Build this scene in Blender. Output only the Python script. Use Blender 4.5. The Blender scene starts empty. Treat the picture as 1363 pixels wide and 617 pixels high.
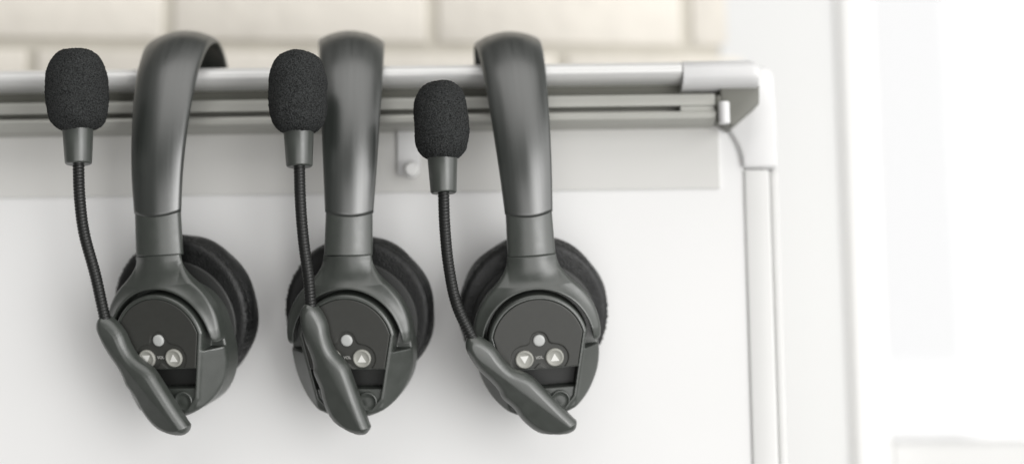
import bpy, math, random
import numpy as np
from mathutils import Matrix, Vector

random.seed(4)
rng = np.random.default_rng(7)
S = bpy.context.scene
COL = S.collection
R = math.radians
MM = 0.001

# ------------------------------------------------------------------ camera
LENS, PITCH, ROLL = 50.0, R(6.0), R(0.76)
CAM = Vector((0.0, -0.80, 0.0))
W0, H0 = 1363.0, 617.0
FPX = LENS / 36.0 * W0
fw = Vector((0, math.cos(PITCH), math.sin(PITCH)))
r0 = Vector((1, 0, 0)); u0 = Vector((0, -math.sin(PITCH), math.cos(PITCH)))
rt = r0 * math.cos(ROLL) - u0 * math.sin(ROLL)
up = u0 * math.cos(ROLL) + r0 * math.sin(ROLL)
cd = bpy.data.cameras.new('camera'); cam = bpy.data.objects.new('camera', cd); COL.objects.link(cam)
M = Matrix((rt, up, -fw)).transposed().to_4x4(); M.translation = CAM
cam.matrix_world = M
cd.lens = LENS; cd.sensor_width = 36; cd.clip_start = 0.02; cd.clip_end = 60
cd.dof.use_dof = True; cd.dof.focus_distance = 0.742; cd.dof.aperture_fstop = 1.9
S.camera = cam

def at(px, py, Y):
    d = fw + rt * ((px - W0 / 2) / FPX) + up * ((H0 / 2 - py) / FPX)
    return CAM + d * ((Y - CAM.y) / d.y)

# ------------------------------------------------------------------ helpers
def tag(o, label=None, cat=None, group=None, kind=None):
    if label: o['label'] = label
    if cat: o['category'] = cat
    if group: o['group'] = group
    if kind: o['kind'] = kind
    return o

def empty(name, loc=(0, 0, 0)):
    o = bpy.data.objects.new(name, None); o.location = loc; o.empty_display_size = .02
    COL.objects.link(o); return o

def link(name, me, mat, parent=None, smooth=True):
    o = bpy.data.objects.new(name, me); COL.objects.link(o)
    if mat is not None and not me.materials: me.materials.append(mat)
    if smooth: me.shade_smooth()
    if parent is not None: o.parent = parent
    return o

def mesh(name, V, F):
    me = bpy.data.meshes.new(name)
    me.from_pydata([tuple(map(float, v)) for v in V], [], [tuple(map(int, f)) for f in F]); me.update()
    return me

def fast_mesh(name, V, Q):
    me = bpy.data.meshes.new(name)
    me.vertices.add(len(V)); me.vertices.foreach_set('co', V.astype(np.float32).ravel())
    me.loops.add(Q.size); me.loops.foreach_set('vertex_index', Q.astype(np.int32).ravel())
    me.polygons.add(len(Q)); me.polygons.foreach_set('loop_start', np.arange(0, Q.size, 4, dtype=np.int32))
    me.update(calc_edges=True); me.validate()
    return me

def surface_nets(f, lo, hi, h):
    """mesh of the zero level of a distance function f(P[n,3]), in mm"""
    n = [int(math.ceil((hi[i] - lo[i]) / h)) + 1 for i in range(3)]
    ax = [lo[i] + h * np.arange(n[i]) for i in range(3)]
    G = np.stack(np.meshgrid(*ax, indexing='ij'), -1)
    D = f(G.reshape(-1, 3)).reshape(n)
    Sg = D < 0
    c = [slice(0, -1), slice(1, None)]
    cnt = np.zeros([k - 1 for k in n]); acc = np.zeros([k - 1 for k in n] + [3])
    base = G[:-1, :-1, :-1]
    for a in range(3):
        o1, o2 = [x for x in range(3) if x != a]
        for i in (0, 1):
            for j in (0, 1):
                s0 = [None] * 3; s1 = [None] * 3
                s0[a], s1[a] = c[0], c[1]
                s0[o1] = s1[o1] = c[i]; s0[o2] = s1[o2] = c[j]
                d0, d1 = D[tuple(s0)], D[tuple(s1)]
                m = (d0 < 0) != (d1 < 0)
                t = np.where(m, d0 / np.where(m, d0 - d1, 1), 0)
                off = np.zeros(t.shape + (3,)); off[..., a] = t * h; off[..., o1] = i * h; off[..., o2] = j * h
                acc += np.where(m[..., None], base + off, 0); cnt += m
    act = cnt > 0
    idx = -np.ones(act.shape, dtype=np.int64); idx[act] = np.arange(act.sum())
    V = acc[act] / cnt[act][:, None]
    Qs = []
    for a in range(3):
        b, e = (a + 1) % 3, (a + 2) % 3
        s0 = [slice(1, -1)] * 3; s1 = [slice(1, -1)] * 3
        s0[a] = slice(0, -1); s1[a] = slice(1, None)
        A, B = Sg[tuple(s0)], Sg[tuple(s1)]
        for fl in (0, 1):
            m = (A & ~B) if fl == 0 else (~A & B)
            I = np.argwhere(m)
            if not len(I): continue
            I[:, b] += 1; I[:, e] += 1
            def cell(db, de):
                J = I.copy(); J[:, b] -= db; J[:, e] -= de
                return idx[J[:, 0], J[:, 1], J[:, 2]]
            q = [cell(1, 1), cell(0, 1), cell(0, 0), cell(1, 0)]
            if fl: q = q[::-1]
            Qs.append(np.stack(q, -1))
    Q = np.concatenate(Qs)
    e = .04
    for _ in range(2):                                   # pull the vertices on to the surface
        d = f(V)
        g = np.stack([f(V + np.eye(3)[k] * e) - f(V - np.eye(3)[k] * e) for k in range(3)], -1) / (2 * e)
        gn = np.maximum((g * g).sum(-1), .2)
        st = np.clip(d / gn, -h * .5, h * .5)
        V = V - g * st[:, None]
    return V, Q

def smin(a, b, k):
    hh = np.clip(.5 + .5 * (b - a) / k, 0, 1)
    return b * (1 - hh) + a * hh - k * hh * (1 - hh)
def smax(a, b, k): return -smin(-a, -b, k)
def rbox(P, c, hs, r):
    q = np.abs(P - np.array(c)) - (np.array(hs) - r)
    return np.linalg.norm(np.maximum(q, 0), axis=-1) + np.minimum(q.max(-1), 0) - r
def extr(d2, w, w0, w1, r):
    q0 = d2 + r; q1 = np.abs(w - (w0 + w1) / 2) - (w1 - w0) / 2 + r
    return np.sqrt(np.maximum(q0, 0) ** 2 + np.maximum(q1, 0) ** 2) + np.minimum(np.maximum(q0, q1), 0) - r
def spline(P, n=8, closed=True):
    P = np.asarray(P, float); N = len(P); out = []
    rngN = range(N) if closed else range(N - 1)
    for i in rngN:
        if closed: p0, p1, p2, p3 = P[i - 1], P[i], P[(i + 1) % N], P[(i + 2) % N]
        else: p0, p1, p2, p3 = P[max(i - 1, 0)], P[i], P[i + 1], P[min(i + 2, N - 1)]
        for t in np.arange(n) / n:
            out.append(.5 * ((2 * p1) + (-p0 + p2) * t + (2 * p0 - 5 * p1 + 4 * p2 - p3) * t * t + (-p0 + 3 * p1 - 3 * p2 + p3) * t ** 3))
    if not closed: out.append(P[-1])
    return np.array(out)
def polysdf(P2, poly):
    """signed distance of points [n,2] to a closed polygon"""
    d = np.full(len(P2), 1e9); s = np.ones(len(P2))
    x, y = P2[:, 0], P2[:, 1]; n = len(poly)
    for i in range(n):
        a, b = poly[i], poly[i - 1]
        ex, ey = b[0] - a[0], b[1] - a[1]
        wx, wy = x - a[0], y - a[1]
        t = np.clip((wx * ex + wy * ey) / (ex * ex + ey * ey + 1e-12), 0, 1)
        d = np.minimum(d, (wx - ex * t) ** 2 + (wy - ey * t) ** 2)
        c1 = y >= a[1]; c2 = y < b[1]; c3 = ex * wy > ey * wx
        s = np.where((c1 & c2 & c3) | (~c1 & ~c2 & ~c3), -s, s)
    return s * np.sqrt(d)

def lathe(prof, seg=64, close=False):
    """profile of (radius, z) turned about Z"""
    V, F = [], []; n = len(prof)
    for (r, z) in prof:
        for k in range(seg):
            a = 2 * math.pi * k / seg; V.append((r * math.cos(a), r * math.sin(a), z))
    for i in range(n - 1 if not close else n):
        j = (i + 1) % n
        for k in range(seg):
            l = (k + 1) % seg
            F.append((i * seg + k, i * seg + l, j * seg + l, j * seg + k))
    if not close:
        F.append(tuple(range(seg))[::-1]); F.append(tuple((n - 1) * seg + k for k in range(seg)))
    return V, F

def box_mesh(name, x0, x1, y0, y1, z0, z1, bev=0.0, seg=3):
    import bmesh
    bm = bmesh.new()
    vs = [bm.verts.new((x, y, z)) for x in (x0, x1) for y in (y0, y1) for z in (z0, z1)]
    for f in ((0, 1, 3, 2), (4, 6, 7, 5), (0, 4, 5, 1), (2, 3, 7, 6), (0, 2, 6, 4), (1, 5, 7, 3)):
        bm.faces.new([vs[i] for i in f])
    bmesh.ops.recalc_face_normals(bm, faces=bm.faces)
    if bev: bmesh.ops.bevel(bm, geom=bm.edges[:], offset=bev, segments=seg, profile=.5, affect='EDGES')
    me = bpy.data.meshes.new(name); bm.to_mesh(me); bm.free()
    return me

def prism_x(name, prof, x0, x1):
    """profile of (y, z) pulled along X with capped ends"""
    n = len(prof)
    V = [(x0, y, z) for y, z in prof] + [(x1, y, z) for y, z in prof]
    F = [(i, (i + 1) % n, n + (i + 1) % n, n + i) for i in range(n)] + [tuple(range(n))[::-1], tuple(range(n, 2 * n))]
    return mesh(name, V, F)

def fix_normals(me):
    import bmesh
    bm = bmesh.new(); bm.from_mesh(me); bmesh.ops.recalc_face_normals(bm, faces=bm.faces); bm.to_mesh(me); bm.free()
    return me

# ------------------------------------------------------------------ materials
def mat(name, col, rough=.5, metal=0.0, spec=.5, noise=None, bump=None, rvar=0.0, coat=0.0, stretch=None, sharp=0.0, ior=1.5):
    """noise=(scale, amount) tints the colour; bump=(scale, strength, distance[, detail])"""
    m = bpy.data.materials.new(name); m.use_nodes = True
    nt = m.node_tree; b = nt.nodes['Principled BSDF']
    b.inputs['Base Color'].default_value = (*col, 1); b.inputs['Roughness'].default_value = rough
    b.inputs['Metallic'].default_value = metal; b.inputs['Specular IOR Level'].default_value = spec
    b.inputs['IOR'].default_value = ior
    b.inputs['Coat Weight'].default_value = coat
    tc = nt.nodes.new('ShaderNodeTexCoord')
    src = tc.outputs['Object']
    if stretch:
        mp = nt.nodes.new('ShaderNodeMapping'); mp.inputs['Scale'].default_value = stretch
        nt.links.new(src, mp.inputs['Vector']); src = mp.outputs[0]
    if noise:
        n = nt.nodes.new('ShaderNodeTexNoise'); n.inputs['Scale'].default_value = noise[0]; n.inputs['Detail'].default_value = 5
        nt.links.new(src, n.inputs['Vector'])
        mx = nt.nodes.new('ShaderNodeMix'); mx.data_type = 'RGBA'
        a = noise[1]
        mx.inputs[6].default_value = (*[c * (1 - a) for c in col], 1); mx.inputs[7].default_value = (*[min(1, c * (1 + a)) for c in col], 1)
        fac = n.outputs['Fac']
        if sharp:
            m2 = nt.nodes.new('ShaderNodeMapRange'); m2.inputs[1].default_value = .5 - sharp; m2.inputs[2].default_value = .5 + sharp
            nt.links.new(fac, m2.inputs[0]); fac = m2.outputs[0]
        nt.links.new(fac, mx.inputs[0]); nt.links.new(mx.outputs[2], b.inputs['Base Color'])
        if rvar:
            mr = nt.nodes.new('ShaderNodeMapRange'); mr.inputs[1].default_value = .3; mr.inputs[2].default_value = .7
            mr.inputs[3].default_value = rough - rvar; mr.inputs[4].default_value = rough + rvar
            nt.links.new(n.outputs['Fac'], mr.inputs[0]); nt.links.new(mr.outputs[0], b.inputs['Roughness'])
    if bump:
        n = nt.nodes.new('ShaderNodeTexNoise'); n.inputs['Scale'].default_value = bump[0]
        n.inputs['Detail'].default_value = bump[3] if len(bump) > 3 else 3
        nt.links.new(src, n.inputs['Vector'])
        bp = nt.nodes.new('ShaderNodeBump'); bp.inputs['Strength'].default_value = bump[1]; bp.inputs['Distance'].default_value = bump[2]
        nt.links.new(n.outputs['Fac'], bp.inputs['Height']); nt.links.new(bp.outputs[0], b.inputs['Normal'])
    return m

PL = (.046, .052, .046)
m_shell = mat('grey_plastic', PL, .35, spec=.8, ior=1.6, noise=(160, .10), bump=(2600, .10, .0002), rvar=.05)
m_band = mat('satin_grey_plastic', (.024, .028, .025), .34, ior=1.75, spec=.9, noise=(420, .14), bump=(420, .06, .0003, 3), rvar=.05, stretch=(1, .02, .02))
m_panel = mat('dark_face_film', (.042, .043, .039), .46, noise=(300, .10), bump=(3500, .10, .0001))
m_recess = mat('dark_plate_recess_shade', (.02, .021, .02), .5)  # base plate's own dark colour; in the compartment it paints the recess shade
m_cush = mat('black_leatherette', (.0065, .007, .007), .44, noise=(220, .25), bump=(1000, .65, .0006, 6), rvar=.1)
m_foam = mat('foam', (.037, .039, .039), .95, spec=.2, noise=(1500, .9), bump=(1500, 1.0, .0016, 4), sharp=.2)
m_neck = mat('gooseneck_rubber', (.010, .0105, .010), .36, noise=(400, .2))
m_btn = mat('button_rubber', (.34, .34, .31), .5, noise=(500, .05))
m_mark = mat('white_marking', (.78, .78, .75), .55)
m_led = mat('pale_button', (.50, .51, .50), .4)
m_ink = mat('grey_ink', (.45, .45, .43), .6)
m_alu = mat('brushed_aluminium', (.80, .80, .79), .36, metal=.25, noise=(30, .05))
m_alud = mat('anodised_profile', (.42, .42, .39), .42, metal=.4, noise=(40, .08))
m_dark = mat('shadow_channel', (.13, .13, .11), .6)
m_cap = mat('white_end_cap', (.74, .74, .74), .4, noise=(60, .03))
m_brk = mat('shaded_bracket_grey', (.17, .17, .15), .5, noise=(80, .08))  # clamp end's own grey; on the gusset it paints shade under the cap
m_paper = mat('white_paper', (.80, .80, .797), .7, noise=(9, .03), bump=(25, .05, .002))
m_strip = mat('pale_grey_strip', (.65, .645, .625), .6, noise=(9, .02))  # strip's own pale grey, deepened for the shade cast by the rail
m_post = mat('white_post', (.70, .70, .69), .35, noise=(50, .02))
m_steel = mat('steel', (.55, .55, .53), .3, metal=1)
m_brick = mat('cream_painted_brick', (.80, .76, .69), .75, noise=(14, .07), bump=(60, .5, .004, 6))
m_mortar = mat('mortar', (.60, .57, .50), .9, noise=(40, .1), bump=(150, .5, .003))
m_wall = mat('white_wall_paint', (.76, .765, .76), .6, noise=(5, .012), bump=(120, .06, .001))
m_frame = mat('white_frame_paint', (.82, .82, .81), .35, noise=(9, .015))
m_sill = mat('pale_sill', (.78, .78, .77), .5, noise=(20, .05))

# ------------------------------------------------------------------ headset shapes, in mm
# cup frame: u right, v up, w out of the ear cup towards the viewer
TILT = R(16)
OC = np.array([0, -28.0, 0])
EU = np.array([1, 0, 0.0]); EN = np.array([0, -math.cos(TILT), -math.sin(TILT)]); EV = np.array([0, -math.sin(TILT), math.cos(TILT)])
def cup2head(P):
    P = np.asarray(P, float)
    return (OC + P[..., 0:1] * EU + P[..., 1:2] * EV + P[..., 2:3] * EN) * MM

arc = [(25.2 * math.cos(a), 25.2 * math.sin(a)) for a in np.linspace(R(12), R(168), 40)]
shield = np.array(arc + [(-17.5, -30), (-12, -36.5), (-5, -38.5), (5, -38.5), (12, -36.5), (17.5, -30)])
egg = spline([(32.6, 2), (30.5, 13), (24, 23), (13, 29.5), (0, 31.5), (-13, 29.5), (-24, 23), (-30.5, 13), (-32.6, 2), (-33.2, -10), (-30.6, -22), (-23.6, -32.6), (-12.4, -39.2),
              (0, -41.2), (12.4, -39.2), (23.6, -32.6), (30.6, -22), (33.2, -10)], 5)

def f_shell(P):
    u, v, w = P[:, 0], P[:, 1], P[:, 2]
    d_sh = polysdf(P[:, :2], shield); d_eg = polysdf(P[:, :2], egg)
    tower = extr(d_sh - 1.7, w, -9, 14.1, 1.8)
    base = extr(d_eg, w, -11, 2.5, 1.5)
    low = extr(d_eg, w, -11, 13.6, 2.2)
    # slanted facets either side of the shield, from its edge out and back to the rim
    a = np.array([24.9, 5.2]); b = np.array([17.5, -30.0]); t = (b - a) / np.linalg.norm(b - a)
    nrm = np.array([-t[1], t[0]]);  nrm = nrm if nrm[0] > 0 else -nrm
    au = np.abs(u)
    dist = (au - a[0]) * nrm[0] + (v - a[1]) * nrm[1]
    facet = (dist * .72 + (w - 14.0) * .69) - .5
    low = smax(low, facet, .8)
    low = smax(low, v + 4.5 + .12 * au * 0, .6)
    d = smin(smin(tower, base, .5), low, .6)
    # recess of the face film and the compartment under the buttons
    film = extr(d_sh + .55, w, 13.3, 20, .1); film = np.maximum(film, -(v + 13.0 - u * .0))
    d = np.maximum(d, -film)
    comp = extr(d_sh + .4, w, 6.0, 22, .3); comp = np.maximum(comp, np.maximum(v + 13.6, -(v + 25.0)))
    d = smax(d, -comp, .25)
    lip = extr(d_sh + .6, w, 12.4, 22, .3); lip = np.maximum(lip, v + 24)
    d = smax(d, -lip, .4)
    # small rounded hinge mark low on the left flank
    return d

def f_panel(P):
    u, v, w = P[:, 0], P[:, 1], P[:, 2]
    d_sh = polysdf(P[:, :2], shield)
    d = extr(np.maximum(d_sh + .75, -(v + 13.4)), w, 12.9, 14.2, .35)
    c1 = np.hypot(u - .3, v - 2.2) - 4.6; c2 = np.hypot(u - 8.1, v + 7.6) - 7.3; c3 = np.hypot(u + 8.1, v + 7.6) - 7.3
    blob = smin(smin(c1, c2, 5.0), c3, 5.0)
    return smax(d, -np.maximum(blob, 13.55 - w), .5)

def f_yoke(P):
    u, v, w = P[:, 0], P[:, 1], P[:, 2]
    r = np.hypot(u, v)
    rc = 31.8 + .05 * np.maximum(v, 0)
    hw = 2.1 + .075 * np.maximum(v, 0)
    ring = np.abs(r - rc) - hw
    ring = smax(ring, -(v + 1.0), 2.5)
    neck = np.maximum(np.maximum(np.abs(u) - 13.0, v - 46.0), 26 - v)
    d2 = smin(ring, neck, 10.0)
    d2 = np.maximum(d2, 29.4 - r)
    # hood at the inner rim, hollow sweep up to the neck, crowned neck
    x = np.maximum(r - 29.4, 0)
    top = 7.0 + 6.6 * np.exp(-x / 5.0) - 4.2 * np.clip(np.abs(u) / 12.75, 0, 1.05) ** 2.3 * np.clip((v - 31) / 12, 0, 1) - np.clip(-(v - 6) / 8, 0, 1) * 1.2
    low = .5
    r_ = np.where(v > 44.6, .5, 1.7)
    r_ = 1.7 - 1.3 * np.clip((v - 41) / 3, 0, 1)
    q0 = d2 + r_; q1 = np.maximum(w - top, low - w) + r_
    return np.sqrt(np.maximum(q0, 0) ** 2 + np.maximum(q1, 0) ** 2) + np.minimum(np.maximum(q0, q1), 0) - r_

HUB = np.array([10.5, -30.5])
lever0 = (np.array([(-36.6, 4.6), (-31.5, 4.4), (-24.4, -.6), (-19.6, -7.6), (-14.6, -12.6), (-6.2, -16.2), (-.6, -21.0), (7.5, -29.0), (13.6, -35.0), (15.4, -37.4), (13.6, -41.8), (5.0, -44.8),
                         (-4.0, -43.4), (-10.6, -38.8), (-15.0, -33.0), (-20.0, -28.6), (-22.0, -24.2), (-25.2, -19.8), (-31.0, -13.8), (-35.6, -7.2), (-38.2, -.6)]) - HUB)
lever0 = lever0 + np.array([2.2, -4.6]) * np.clip((lever0 @ np.array([.78, -.63]) + 24) / 26, 0, 1)[:, None]
lever = spline(lever0, 4)
def f_lever(P):
    u, v, w = P[:, 0], P[:, 1], P[:, 2]
    d2 = polysdf(P[:, :2], lever)
    q = -.63 * u - .77 * v
    top = 25.2 - .0025 * np.clip(u + 18, 0, 99) ** 2 - np.clip(d2 + 3.4, 0, 9) * .42 - np.clip(8.0 - q, 0, 20) * .20 - smax((q - 5) * .3, 0 * q, 1.0) + 1.0
    r_ = 2.6
    q0 = d2 + r_; q1 = np.maximum(w - top, 15.2 - w) + r_
    d = np.sqrt(np.maximum(q0, 0) ** 2 + np.maximum(q1, 0) ** 2) + np.minimum(np.maximum(q0, q1), 0) - r_
    return d

def cup_part(f, lo, hi, h, name, rot=None):
    V, Q = surface_nets(f, lo, hi, h)
    if rot is not None:
        c, s = math.cos(rot), math.sin(rot)
        V = V * np.array([1.05, 1.05, 1]); V = np.stack([V[:, 0] * c - V[:, 1] * s + HUB[0], V[:, 0] * s + V[:, 1] * c + HUB[1], V[:, 2]], -1)
    return fast_mesh(name, cup2head(V), Q)

me_shell = cup_part(f_shell, (-36, -43, -13), (36, 35, 17), .55, 'housing')
me_panel = cup_part(f_panel, (-28, -16, 11.5), (28, 28, 16), .35, 'face_panel')
me_yoke = cup_part(f_yoke, (-40, -6, -2), (40, 49, 16), .5, 'yoke')

def fix(me):
    return fix_normals(me)
for me in (me_shell, me_panel, me_yoke): fix(me)

# cushion: a plump ring with gathered leatherette round its rim
def cushion_mesh():
    seg = 220; prof = []
    ro, w0, w1 = 38.6, -28.5, -9.5
    for (r, w) in [(33.5, -8.6), (36.0, -8.8), (37.6, -10.0), (38.4, -12.2), (37.9, -13.6), (38.3, -14.8), (38.9, -17.5), (38.8, -21), (37.6, -25), (35, -28), (31, -29.4), (26, -28.6), (22.5, -25), (21.5, -20), (21.5, -10)]:
        prof.append((r, w))
    prof = spline(prof, 5, closed=False)
    V = []; F = []; n = len(prof)
    ph = rng.uniform(0, 6.28, 4)
    for (r, w) in prof:
        for k in range(seg):
            a = 2 * math.pi * k / seg
            g = math.exp(-((w + 13.4) / 3.5) ** 2)
            d = .38 * g * math.sin(88 * a + 1.5 * math.sin(5 * a + ph[0])) + .18 * g * math.sin(37 * a + ph[1]) + .35 * math.exp(-((w + 21) / 6) ** 2) * math.sin(9 * a + ph[2] + w * .3)
            rr = r + (d if r > 30 else 0)
            V.append((rr * math.cos(a) * 1.065, rr * math.sin(a) * 1.09 + 10.5, w - 1.5))
    for i in range(n - 1):
        for k in range(seg):
            l = (k + 1) % seg; F.append((i * seg + k, i * seg + l, (i + 1) * seg + l, (i + 1) * seg + k))
    F.append(tuple(range(seg))); F.append(tuple((n - 1) * seg + k for k in range(seg))[::-1])
    return fix(mesh('ear_cushion', cup2head(np.array(V)), F))
me_cush = cushion_mesh()

def disc(name, cu, cv, prof, seg=48):
    V, F = lathe(prof, seg); V = np.array(V); V[:, 0] += cu; V[:, 1] += cv
    return fix(mesh(name, cup2head(V), F))
def tri_mesh(name, cu, cv, sgn, s, w0, w1):
    p = [(-s, -s * .78 * sgn), (s, -s * .78 * sgn), (0, s * .95 * sgn)]
    V = [(cu + a, cv + b, w0) for a, b in p] + [(cu + a, cv + b, w1) for a, b in p]
    F = [(0, 1, 2), (3, 4, 5), (0, 1, 4, 3), (1, 2, 5, 4), (2, 0, 3, 5)]
    return fix(mesh(name, cup2head(np.array(V)), F))
bprof = [(4.9, 12.6), (4.9, 14.4), (4.6, 14.9), (4.2, 15.05), (3.9, 14.95), (3.6, 14.7), (2, 14.66)]
BU = [(8.1, -7.6, 1), (-8.1, -7.6, -1)]
me_btn = [disc('button', u, v, bprof) for u, v, s in BU]
me_tri = [tri_mesh('arrow_mark', u, v - .1 * s, s, 2.35, 14.5, 14.78) for u, v, s in BU]
me_pow = disc('button', .3, 2.2, [(3.15, 12.6), (3.15, 14.3), (2.9, 14.75), (2.3, 14.9), (1, 14.93)])
def text_mesh(txt, size, cu, cv, w):
    c = bpy.data.curves.new('lettering', 'FONT'); c.body = txt; c.size = size; c.align_x = 'CENTER'; c.align_y = 'CENTER'; c.extrude = .06; c.offset = .04
    o = bpy.data.objects.new('lettering', c); COL.objects.link(o)
    dg = bpy.context.evaluated_depsgraph_get()
    me0 = o.evaluated_get(dg).to_mesh(); V = np.array([tuple(v.co) for v in me0.vertices]); F = [tuple(p.vertices) for p in me0.polygons]
    o.evaluated_get(dg).to_mesh_clear(); bpy.data.objects.remove(o); bpy.data.curves.remove(c)
    V = V + np.array([cu, cv, w]); return mesh('lettering', cup2head(V), F)
me_vol = text_mesh('VOL', 2.1, 0, -7.3, 13.70)
me_hub = disc('pivot_hub', HUB[0] - .8, HUB[1] - 1.2, [(5.4, 9.5), (5.4, 13.4), (5.1, 13.9), (4.5, 14.0), (4.3, 13.5), (2.0, 13.5), (1.0, 13.5)])
def f_comp_shade(P):
    u, v, w = P[:, 0], P[:, 1], P[:, 2]
    d = np.maximum(polysdf(P[:, :2], shield) + .55, np.maximum(v + 13.7, -(v + 24.8)))
    return extr(d, w, 5.4, 6.6, .15)
me_comp_shade = cup_part(f_comp_shade, (-27, -27, 4.5), (27, -11, 8), .5, 'compartment_shade')  # dark slab laid on the recess floor to paint in its shade
fix_normals(me_comp_shade)
me_plate = disc('base_plate', 0, 6, [(33.5, -12.5), (34.5, -12), (34.5, -9.5), (33.5, -8.9)], 96)

# band and slider: sweeps along the side view of the arch (y, z)
n46 = cup2head(np.array([[0, 46.0, 5.0]]))[0] / MM
n40 = cup2head(np.array([[0, 40.0, 5.0]]))[0] / MM
front = spline([(n40[1], n40[2]), (n46[1], n46[2]), (-48.8, 66), (-50.0, 90), (-46.6, 114), (-39.5, 138), (-30, 155), (-17, 168.5), (0, 174.5),
                (17, 168.5), (31, 155), (46, 138), (63, 114), (78, 90), (86, 66), (85, 46), (83, 36)], 14, closed=False)
seglen = np.r_[0, np.cumsum(np.linalg.norm(np.diff(front, axis=0), axis=1))]
def curve_at(s):
    return np.stack([np.interp(s, seglen, front[:, 0]), np.interp(s, seglen, front[:, 1])], -1)
def s_of(i): return seglen[i * 14]
def sweep(name, s0, s1, width, thick, crown, ns=80, bow0=0.0, bow1=0.0, inset=0.0):
    """strip of lens-like section; bow: how far the middle of an end runs past its edges"""
    nu = 28; V = []; F = []
    ring = []
    us = np.sin(np.linspace(-1, 1, nu) * math.pi / 2)
    for u in us: ring.append((u, 1))
    for u in us[::-1]: ring.append((u, -1))
    n = len(ring)
    for i in range(ns + 1):
        t = i / ns
        for (u, side) in ring:
            s = s0 + (s1 - s0) * t
            s += -bow0 * (1 - u * u) * max(0, 1 - t * 4) + bow1 * (1 - u * u) * max(0, t * 4 - 3)
            p = curve_at(np.array([s]))[0]; q = curve_at(np.array([s + .6]))[0] - curve_at(np.array([s - .6]))[0]; q /= np.linalg.norm(q)
            nn = np.array([-q[1], q[0]])                    # outwards (towards -y on the front arm)
            if s < 1: pass
            wdt = width(s); th = thick(s); cr = crown(s)
            edge = (1 - abs(u) ** 30) ** .5 if abs(u) < 1 else 0
            lens = -cr * (abs(u) ** 2.0)
            o = lens + side * th / 2 * edge - inset
            x = u * wdt / 2
            V.append((x, p[0] + nn[0] * o, p[1] + nn[1] * o))
    for i in range(ns):
        for k in range(n):
            l = (k + 1) % n; F.append((i * n + k, i * n + l, (i + 1) * n + l, (i + 1) * n + k))
    F.append(tuple(range(n))); F.append(tuple(ns * n + k for k in range(n))[::-1])
    me = mesh(name, np.array(V) * MM, F)
    import bmesh
    bm = bmesh.new(); bm.from_mesh(me); bmesh.ops.remove_doubles(bm, verts=bm.verts, dist=1e-6); bmesh.ops.recalc_face_normals(bm, faces=bm.faces); bm.to_mesh(me); bm.free()
    return me
sA, sT, sB = s_of(2), s_of(8), s_of(14)
def bw(s):
    t = min(1, abs(s - sT) / (sT - sA)); return 38.0 - 12.2 * t ** 1.25
me_band = sweep('headband', sA, sB, bw, lambda s: 3.2, lambda s: 5.6 - 1.4 * min(1, abs(s - sT) / (sT - sA)), 130, bow0=2.6, bow1=2.6)
me_arm = sweep('slider_arm', s_of(1) + .25, sA + 12, lambda s: 25.9 - .04 * (s - s_of(1)), lambda s: 4.0, lambda s: 4.2, 40, inset=.55)
me_arm_r = sweep('slider_arm', sB - 12, s_of(16), lambda s: 24.5, lambda s: 4.0, lambda s: 4.2, 30, inset=.55)

# ------------------------------------------------------------------ mic parts (own frame, mm -> m)
def sweep_tube(name, P, rad, seg=18, caps=True):
    P = np.asarray(P); n = len(P); T = np.gradient(P, axis=0); T /= np.linalg.norm(T, axis=1)[:, None]
    ref = np.array([0, -1.0, 0]); V = []; F = []
    for i in range(n):
        a = np.cross(T[i], ref); a /= np.linalg.norm(a); b = np.cross(a, T[i])
        for k in range(seg):
            t = 2 * math.pi * k / seg; V.append(P[i] + rad[i] * (math.cos(t) * a + math.sin(t) * b))
    for i in range(n - 1):
        for k in range(seg):
            l = (k + 1) % seg; F.append((i * seg + k, i * seg + l, (i + 1) * seg + l, (i + 1) * seg + k))
    if caps: F.append(tuple(range(seg))[::-1]); F.append(tuple((n - 1) * seg + k for k in range(seg)))
    return fix(mesh(name, V, F))

def foam_mesh(name, L, D, sq, seed):
    """windscreen along +Z from 0 to L (m)"""
    rg = np.random.default_rng(seed); nz, ns = 110, 150; V = []; F = []
    k = rg.normal(size=(60, 3)); k /= np.linalg.norm(k, axis=1)[:, None]
    k *= np.where(np.arange(60) < 14, rg.uniform(250, 700, 60), rg.uniform(2500, 6500, 60))[:, None]
    amp = np.where(np.arange(60) < 14, .00008, .000032); ph = rg.uniform(0, 6.28, 60)
    for i in range(nz + 1):
        th = math.pi * i / nz
        c = -math.cos(th); s = math.sin(th)
        z = L * .5 * (1 + math.copysign(abs(c) ** (1 / sq * 1.0), c)) if False else L * .5 * (1 + c)
        zz = c
        r = D / 2 * (max(0, 1 - abs(zz) ** (2.9 if zz > 0 else 4.2))) ** (1 / 2.3)
        r *= 1 + .045 * zz * 0 - .05 * (zz < 0) * (abs(zz) ** 1.5)
        for j in range(ns):
            a = 2 * math.pi * j / ns; p = np.array([r * math.cos(a), r * math.sin(a), z]); V.append(p)
    V = np.array(V)
    disp = (np.sin(V @ k.T + ph) * amp).sum(1)
    c0 = V - np.array([0, 0, L / 2]); nn = c0 / np.maximum(np.linalg.norm(c0, axis=1)[:, None], 1e-6)
    V = V + nn * disp[:, None]
    for i in range(nz):
        for j in range(ns):
            l = (j + 1) % ns; F.append((i * ns + j, i * ns + l, (i + 1) * ns + l, (i + 1) * ns + j))
    return mesh(name, V, F)

def frame_to(p, d):
    """matrix whose +Z looks along d at p"""
    z = Vector(d).normalized(); x = Vector((1, 0, 0)); x = (x - z * x.dot(z)).normalized(); y = z.cross(x)
    m = Matrix((x, y, z)).transposed().to_4x4(); m.translation = p; return m

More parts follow.
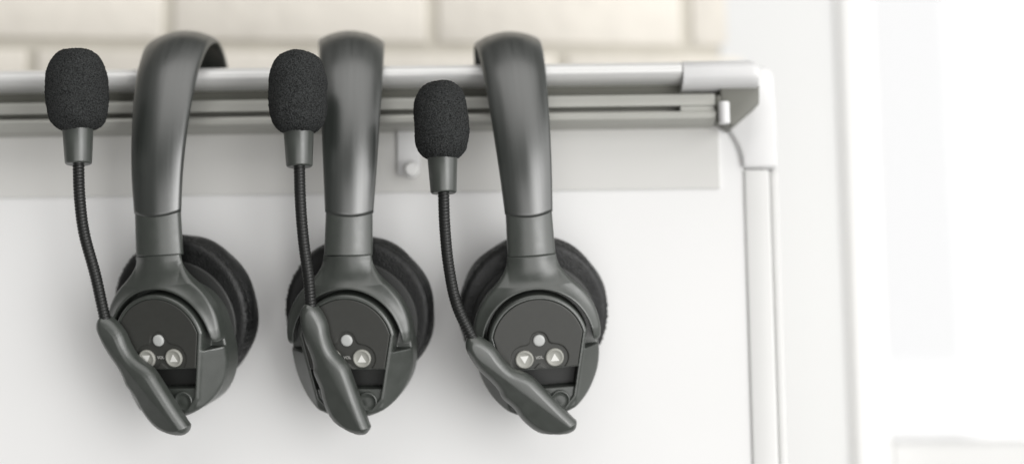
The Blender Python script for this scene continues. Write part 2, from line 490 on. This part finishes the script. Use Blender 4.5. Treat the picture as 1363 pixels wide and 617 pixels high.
proto = {}
def headset(px, py, yaw, lean, swivel, rot, neck_px, mic, label, first):
    root = empty('headset')
    tag(root, label, 'headset', 'headsets hanging over the stand rail')
    Rm = (Matrix.Rotation(yaw, 4, 'Z') @ Matrix.Rotation(lean, 4, 'Y'))
    pc = cup2head(np.array([[0, 0, 14.0]]))[0]
    PV = Vector((0, -.040, 0))
    SW = Matrix.Translation(PV) @ Matrix.Rotation(swivel, 4, 'Z') @ Matrix.Translation(-PV)   # the cup turns on its arm
    pw = Rm @ SW @ Vector(pc)
    # the hanging band crosses the rail axis: the apex lies over Y = 0
    ap = Rm @ Vector((0, 0, .1745))
    Y = -ap.y + pw.y
    loc = at(px, py, Y) - pw
    root.matrix_world = Matrix.Translation(loc) @ Rm
    MW = Matrix.Translation(loc) @ Rm; MI = MW.inverted()
    print('HEADSET apex', (MW @ Vector((0, 0, .1745))), 'cup', MW @ Vector(pc))
    if first:
        proto['list'] = [('headband', me_band, m_band), ('slider_arm', me_arm, m_shell), ('yoke', me_yoke, m_shell), ('housing', me_shell, m_shell), ('base_plate', me_plate, m_recess),
                         ('face_panel', me_panel, m_panel), ('compartment_shade', me_comp_shade, m_recess), ('ear_cushion', me_cush, m_cush), ('pivot_hub', me_hub, m_shell)]
        proto['objs'] = []
        for n, me, m in proto['list']: proto['objs'].append(link(n, me, m, root))
        pb = link('button', me_pow, m_led, root); pb['label'] = 'small pale round button above the two arrow buttons'; proto['objs'].append(pb)
        proto['btn'] = []
        for k in (0, 1):
            b = link('button', me_btn[k], m_btn, root); b['label'] = ('round button with a white triangle pointing up', 'round button with a white triangle pointing down')[k]
            t = link('arrow_mark', me_tri[k], m_mark, b, smooth=False); proto['btn'].append((b, t))
        proto['objs'].append(link('lettering', me_vol, m_ink, root, smooth=False))
        # the far side behind the board: second arm, yoke, housing and cushion turned about
        back = Matrix.Translation((0, .032, 0)) @ Matrix.Rotation(math.pi, 4, 'Z')
        proto['objs'].append(link('slider_arm', me_arm_r, m_shell, root))
        for n, me, m in (('yoke', me_yoke, m_shell), ('housing', me_shell, m_shell), ('ear_cushion', me_cush, m_cush), ('base_plate', me_plate, m_recess)):
            o = link(n, me, m, root); o.matrix_local = back; proto['objs'].append(o); proto.setdefault('rear', []).append(o)
    else:
        for o in proto['objs']:
            c = o.copy(); COL.objects.link(c); c.parent = root
        for b, t in proto['btn']:
            c = b.copy(); COL.objects.link(c); c.parent = root
            d = t.copy(); COL.objects.link(d); d.parent = c
    CUP = ('yoke', 'housing', 'base_plate', 'face_panel', 'compartment_shade', 'ear_cushion', 'pivot_hub', 'button', 'lettering')
    for o in root.children:
        if o.name.split('.')[0] in CUP and o.location.y < .01: o.matrix_local = SW
    # boom lever turned to this headset's own angle about its hub
    lv = link('boom_lever', fix(cup_part(f_lever, (-53, -17, 13), (8, 40, 27), .5, 'boom_lever', rot)), m_shell, root)
    lv.matrix_local = SW
    c, s = math.cos(rot), math.sin(rot)
    def lev(u, v, w):
        u = (u - HUB[0]) * 1.05; v = (v - HUB[1]) * 1.05
        return SW @ Vector(cup2head(np.array([[u * c - v * s + HUB[0], u * s + v * c + HUB[1], w]]))[0])
    A0 = lev(-31.5, -1.0, 20.2); A = lev(-34.4, 3.2, 20.2)
    yA = (MW @ A).y
    # gooseneck
    fx, fy, fY, tx, ty, L, D, seed = mic
    base = at(fx, fy, fY)                      # bottom of the collar
    tip = at(tx, ty, fY + .001)
    ax = (tip - base).normalized()
    nk = len(neck_px)
    pts = [MW @ A0, MW @ A] + [at(x, y, yA + (fY - yA) * (i + 1) / (nk + 1)) for i, (x, y) in enumerate(neck_px)] + [base, base + ax * .006]
    P = spline(np.array([tuple(MI @ p) for p in pts]), 40, closed=False)
    sl = np.r_[0, np.cumsum(np.linalg.norm(np.diff(P, axis=0), axis=1))]
    pitch = .00175; N = int(sl[-1] / pitch * 7)
    ss = np.linspace(0, sl[-1], N)
    P = np.stack([np.interp(ss, sl, P[:, i]) for i in range(3)], -1)
    rad = .00285 + .00042 * np.abs(np.sin(math.pi * ss / pitch)) ** .6 - .0002
    link('gooseneck', sweep_tube('gooseneck', P, rad), m_neck, root)
    # collar and windscreen
    Fm = MI @ frame_to(base, ax)
    cl = .0188
    V, F = lathe([(.0030, .0004), (.0062, .0), (.0066, .0003), (.0069, .0009), (.0079, cl), (.0076, cl + .004)], 56)
    o = link('mic_collar', fix(mesh('mic_collar', V, F)), m_shell, root); o.matrix_local = Fm
    o = link('foam_windscreen', fix(foam_mesh('foam_windscreen', L, D, 1, seed)), m_foam, root)
    o.matrix_local = MI @ frame_to(base + ax * (cl - .0022), ax)
    return root

headset(717, 458, R(5), R(-3.8), R(-3), R(-3), [(608, 405), (597, 352), (592, 300)], (590.5, 257, -.064, 585.5, 105, .0432, .0285, 1),
        'rightmost of three dark grey headsets, the only one with both arrow buttons fully uncovered', True)
headset(461, 458, R(7), R(1), R(-15), R(-26), [(411, 372), (404, 320), (400, 270)], (398.5, 222, -.064, 395, 58, .0455, .0305, 2),
        'middle of three dark grey headsets, its steep boom lever hiding the down arrow button', False)
headset(211, 458, R(-6), R(-.4), R(-11), R(-15), [(127, 366), (112, 310), (106, 262)], (104.5, 218.5, -.064, 101.5, 57.5, .0452, .0318, 3),
        'leftmost of three dark grey headsets, the inside of its headband showing above the rail', False)

# ------------------------------------------------------------------ flip chart stand
ZT = at(500, 83, -.02).z
K = (at(500, 83, -.02).z - at(500, 188, -.02).z) / 105 * 1.07          # metres per photo pixel at the rail
XL = -.80
XE = at(908, 90, -.02).x
XC = at(1011, 95, -.02).x
stand = empty('flip_chart_stand', (XC, 0, ZT))
tag(stand, 'white and aluminium flip chart stand whose top rail carries the three headsets', 'stand')
def P(me, name, m, smooth=False):
    o = link(name, me, m, None, smooth); o.parent = stand; o.matrix_parent_inverse = Matrix.Translation(stand.location).inverted(); return o
def autosm(me, ang=35):
    for p in me.polygons: p.use_smooth = True
    me.set_sharp_from_angle(angle=R(ang)); return me

hb = 26 * K                                  # height of the round front of the rail
prof = []
yc, zc = -.0085, ZT - hb / 2
for a in np.linspace(90, 270, 26):
    prof.append((yc + .0115 * math.cos(R(a)), zc + hb / 2 * math.sin(R(a))))
prof += [(.018, ZT - hb), (.020, ZT - hb + .002), (.020, ZT - .002), (.018, ZT)]
P(autosm(fix(prism_x('top_rail', prof, XL, XE))), 'top_rail', m_alu)
# end cap: the same section a little larger, closed by a rounded corner
capV = []; capF = []
cp = [((y + .0085) * 1.06 - .0085, ZT + .0004 - (ZT - z) * 1.40) for y, z in prof]
rings = []
xr = .0050
xs = [(XE + .0006, .97), (XE + .0014, 1.0)] + [(XC - xr + xr * math.sin(R(t)), 1 - .16 * (1 - math.cos(R(t))) ** 1.0) for t in np.linspace(0, 88, 12)]
n = len(cp)
for x, sc in xs:
    for y, z in cp:
        capV.append((x, yc + (y - yc) * (sc * .8 + .2), ZT - (ZT - z) * 1.0 if False else ZT - hb * 1.40 + (z - (ZT - hb * 1.40)) * sc))
for i in range(len(xs) - 1):
    for k in range(n):
        l = (k + 1) % n; capF.append((i * n + k, i * n + l, (i + 1) * n + l, (i + 1) * n + k))
capF.append(tuple(range(n))); capF.append(tuple((len(xs) - 1) * n + k for k in range(n)))
P(autosm(fix(mesh('end_cap', capV, capF)), 50), 'end_cap', m_cap)

def zpx(y): return ZT - (y - 88) * K          # height of photo row y along the rail
# recessed channel, then the clamp bar with its groove
XB = at(951, 140, -.01).x
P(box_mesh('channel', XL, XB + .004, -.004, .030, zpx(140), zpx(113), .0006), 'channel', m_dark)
cb = [(.0135, zpx(128)), (-.010, zpx(128)), (-.0125, zpx(130)), (-.013, zpx(135)), (-.0125, zpx(143.5)), (-.002, zpx(144.5)), (-.002, zpx(150)), (-.0135, zpx(151.5)), (-.0145, zpx(155)), (-.0135, zpx(160)), (-.010, zpx(164.5)), (.0135, zpx(164.5))]
P(autosm(fix(prism_x('clamp_bar', cb, XL, XB)), 30), 'clamp_bar', m_alud)
P(box_mesh('clamp_end', XB + .0004, XB + .0048, -.0115, .003, zpx(165), zpx(130), .0016), 'clamp_end', m_brk, True)
XG = at(905, 147, -.01).x
P(box_mesh('groove_stop', XG, XB - .0004, -.0122, -.0075, zpx(151), zpx(144), .0004), 'groove_stop', m_alud)
# corner bracket: gusset under the cap and the elbow to the post
def slab(name, pts, y0, y1, bev=.0012):
    import bmesh
    bm = bmesh.new(); vs = [bm.verts.new((x, y0, z)) for x, z in pts]
    f = bm.faces.new(vs); r = bmesh.ops.extrude_face_region(bm, geom=[f])
    bmesh.ops.translate(bm, verts=[v for v in r['geom'] if isinstance(v, bmesh.types.BMVert)], vec=(0, y1 - y0, 0))
    bmesh.ops.recalc_face_normals(bm, faces=bm.faces)
    bmesh.ops.bevel(bm, geom=bm.edges[:], offset=bev, segments=3, profile=.5, affect='EDGES')
    me = bpy.data.meshes.new(name); bm.to_mesh(me); bm.free(); return autosm(me, 40)
def xz(px, py, Y): p = at(px, py, Y); return (p.x, p.z)
P(slab('gusset', [xz(a, b, -.012) for a, b in ((958, 112), (1011, 112), (1011, 138), (976, 168), (962, 160))], -.012, .012), 'gusset', m_brk)
elbow = [xz(a, b, .0065) for a, b in ((1000, 88), (1022, 88), (1030, 98), (1034, 150), (1036, 223), (989, 223), (987.5, 208), (983, 194), (975, 180), (968, 170), (985, 150), (998, 130))]
P(slab('elbow', elbow, .0065, .032, .002), 'elbow', m_cap)
# post: a channel of two faces with a seam
a0 = at(990, 224, .006); a1 = at(1005, 640, .006)
def post_piece(name, xa, xb, y0, y1, m):
    pts = [xz(xa, 224, .006), xz(xb, 224, .006)]
    dz = -.55; return P(slab(name, [(pts[0][0], pts[0][1]), (pts[1][0], pts[1][1]), (pts[1][0], pts[1][1] + dz), (pts[0][0], pts[0][1] + dz)], y0, y1, .0016), name, m)
post_piece('post', 990.5, 1025.5, .0082, .030, m_post)
post_piece('post_flange', 1027.5, 1039, .0115, .032, m_post)
# bolt of the clamp
V, F = lathe([(.0001, -.0062), (.0029, -.0062), (.0031, -.0058), (.0031, .0056), (.0028, .006), (.0001, .006)], 32)
o = P(autosm(fix(mesh('bolt', V, F)), 40), 'bolt', m_cap); o.location = at(964, 150, -.0165)
# little hook behind the middle headset
h0 = at(531, 170, .006); h1 = at(531, 232, .006)
P(box_mesh('hook_plate', h0.x - .001, h0.x + .012,   .006, .0076, h1.z, h0.z, .0005), 'hook_plate', m_cap, True)
V, F = lathe([(.0001, -.004), (.0038, -.004), (.0046, -.003), (.0046, .002), (.003, .004), (.0001, .0042)], 32)
hk = mesh('hook_knob', [(x, -z, y) for x, y, z in V], F); o = P(autosm(fix(hk), 40), 'hook_knob', m_post); o.location = at(548, 226, .001)

# ------------------------------------------------------------------ paper pad hung in the clamp
YP = .010
pad = empty('flip_chart_pad', (0, YP, zpx(165)))
tag(pad, 'white flip chart pad clamped under the rail behind the headsets', 'paper pad')
def Q(me, name, m, smooth=False):
    o = link(name, me, m, None, smooth); o.parent = pad; o.matrix_parent_inverse = Matrix.Translation(pad.location).inverted(); return o
XR = at(993, 300, YP).x
Q(box_mesh('sheet', XL, XR, YP, YP + .0035, -.42, at(500, 150, YP).z, .0006), 'sheet', m_paper)
XS = at(958, 250, YP).x
Q(box_mesh('header_strip', XL, XS, YP - .0016, YP - .0002, at(500, 257, YP).z, at(500, 150, YP).z, .0004), 'header_strip', m_strip)

# ------------------------------------------------------------------ brick wall, white wall, window
def brick_wall():
    Y0 = .215; ang = R(6)
    p0 = at(575, 66, Y0)
    root = empty('brick_wall', p0); tag(root, 'cream painted brick wall behind the rail, out of focus', 'wall')
    bl, bh, j = .188, .070, .008
    import bmesh
    bm = bmesh.new()
    for r in range(-9, 5):
        off = 0 if r % 2 == 0 else bl / 2
        for c in range(-5, 5):
            x0 = c * bl + off + j / 2; x1 = x0 + bl - j
            z0 = r * bh + j / 2; z1 = z0 + bh - j
            if x1 > .29: x1 = .29
            if x1 - x0 < .01: continue
            jy = random.uniform(-.0008, .0008)
            vs = [bm.verts.new((x, y, z)) for x in (x0, x1) for y in (-.0045 + jy, .03) for z in (z0, z1)]
            for f in ((0, 1, 3, 2), (4, 6, 7, 5), (0, 4, 5, 1), (2, 3, 7, 6), (0, 2, 6, 4), (1, 5, 7, 3)): bm.faces.new([vs[i] for i in f])
    bmesh.ops.recalc_face_normals(bm, faces=bm.faces)
    bmesh.ops.bevel(bm, geom=bm.edges[:], offset=.0022, segments=2, profile=.5, affect='EDGES')
    me = bpy.data.meshes.new('bricks'); bm.to_mesh(me); bm.free()
    b = link('bricks', autosm(me, 60), m_brick, root, smooth=False)
    k = link('mortar', box_mesh('mortar', -1.03, .288, -.0015, .028, -.66, .35), m_mortar, root, smooth=False)
    root.rotation_euler = (0, 0, ang)
    return root
brick_wall()

YW = .234
def wx(px): return at(px, 308, YW).x
pier = link('wall', box_mesh('wall', wx(962), wx(1128), YW, YW + .24, -.8, .8, .004), m_wall, smooth=False)
tag(pier, 'plain white wall pier between the brick wall and the bright window', 'wall')
win = empty('window', (wx(1150), YW, -.2)); tag(win, 'bright overexposed window with a white frame at the right edge', 'window')
def Wn(me, name, m, par=None, smooth=False):
    o = link(name, me, m, None, smooth); o.parent = win; o.matrix_parent_inverse = Matrix.Translation(win.location).inverted(); return o
x0, x1 = wx(1130), wx(1186)
Wn(box_mesh('frame', x0 + .0005, x1, YW + .02, YW + .075, -.6, .6, .006), 'frame', m_frame, smooth=True)
Wn(box_mesh('casing', x0 - .004, x0 + .012, YW - .004, YW + .0195, -.6, .6, .004), 'casing', m_frame, smooth=True)
zs = at(1250, 588, YW + .026).z
Wn(box_mesh('sill', x1 + .0008, 1.2, YW + .026, YW + .13, zs - .03, zs, .004), 'sill', m_sill, smooth=True)
mg = bpy.data.materials.new('pane_glass'); mg.use_nodes = True; nt = mg.node_tree
for n_ in list(nt.nodes): nt.nodes.remove(n_)
out = nt.nodes.new('ShaderNodeOutputMaterial'); mx = nt.nodes.new('ShaderNodeMixShader'); tr = nt.nodes.new('ShaderNodeBsdfTransparent'); gl = nt.nodes.new('ShaderNodeBsdfGlossy')
gl.inputs['Roughness'].default_value = .02; mx.inputs[0].default_value = .06
nt.links.new(tr.outputs[0], mx.inputs[1]); nt.links.new(gl.outputs[0], mx.inputs[2]); nt.links.new(mx.outputs[0], out.inputs[0])
Wn(box_mesh('pane', x1 + .0005, 1.2, YW + .045, YW + .051, zs + .001, .6), 'pane', mg)

# daylight sky beyond the window
ms = bpy.data.materials.new('overcast_sky'); ms.use_nodes = True; nt = ms.node_tree
for n_ in list(nt.nodes): nt.nodes.remove(n_)
out = nt.nodes.new('ShaderNodeOutputMaterial'); em = nt.nodes.new('ShaderNodeEmission'); em.inputs[0].default_value = (1, 1, 1, 1); em.inputs[1].default_value = 1.08
nt.links.new(em.outputs[0], out.inputs[0])
sky = link('sky', mesh('sky', [(-1, 2.6, -2), (5, 2.6, -2), (5, 2.6, 3), (-1, 2.6, 3)], [(0, 1, 2, 3)]), ms, smooth=False); tag(sky, 'white overcast sky outside the window', 'sky', kind='structure')

# ------------------------------------------------------------------ light
w = bpy.data.worlds.new('World'); S.world = w; w.use_nodes = True
bg = w.node_tree.nodes['Background']; bg.inputs[0].default_value = (1, .985, .96, 1); bg.inputs[1].default_value = .15
def area(name, loc, target, sx, sy, power, col=(1, 1, 1)):
    l = bpy.data.lights.new(name, 'AREA'); l.shape = 'RECTANGLE'; l.size = sx; l.size_y = sy; l.energy = power; l.color = col
    o = bpy.data.objects.new(name, l); COL.objects.link(o); o.location = loc
    d = Vector(target) - Vector(loc); o.rotation_euler = d.to_track_quat('-Z', 'Y').to_euler(); return o
area('window_light', (2.7, -3.5, .1), (0, -.02, .02), 2.3, 3.6, 114, (1, .995, .985))
area('side_window_light', (3.8, -1.2, .5), (0, -.02, .0), 3.0, 3.6, 54, (1, .995, .985))
area('low_fill_light', (1.0, -3.1, -1.2), (0, 0, 0), 4.5, 2.6, 62, (1, .99, .975))  # unseen fill lamp added low in front to brighten board and lower facets
area('overhead_fill_light', (.4, -1.9, 3.0), (0, 0, 0), 4.5, 3.0, 62, (1, .985, .965))  # unseen fill lamp added overhead to soften shadows on the board

S.view_settings.view_transform = 'Standard'; S.view_settings.look = 'None'; S.view_settings.exposure = 0.0; S.view_settings.gamma = 1.0
S.cycles.use_denoising = True
S.cycles.max_bounces = 8
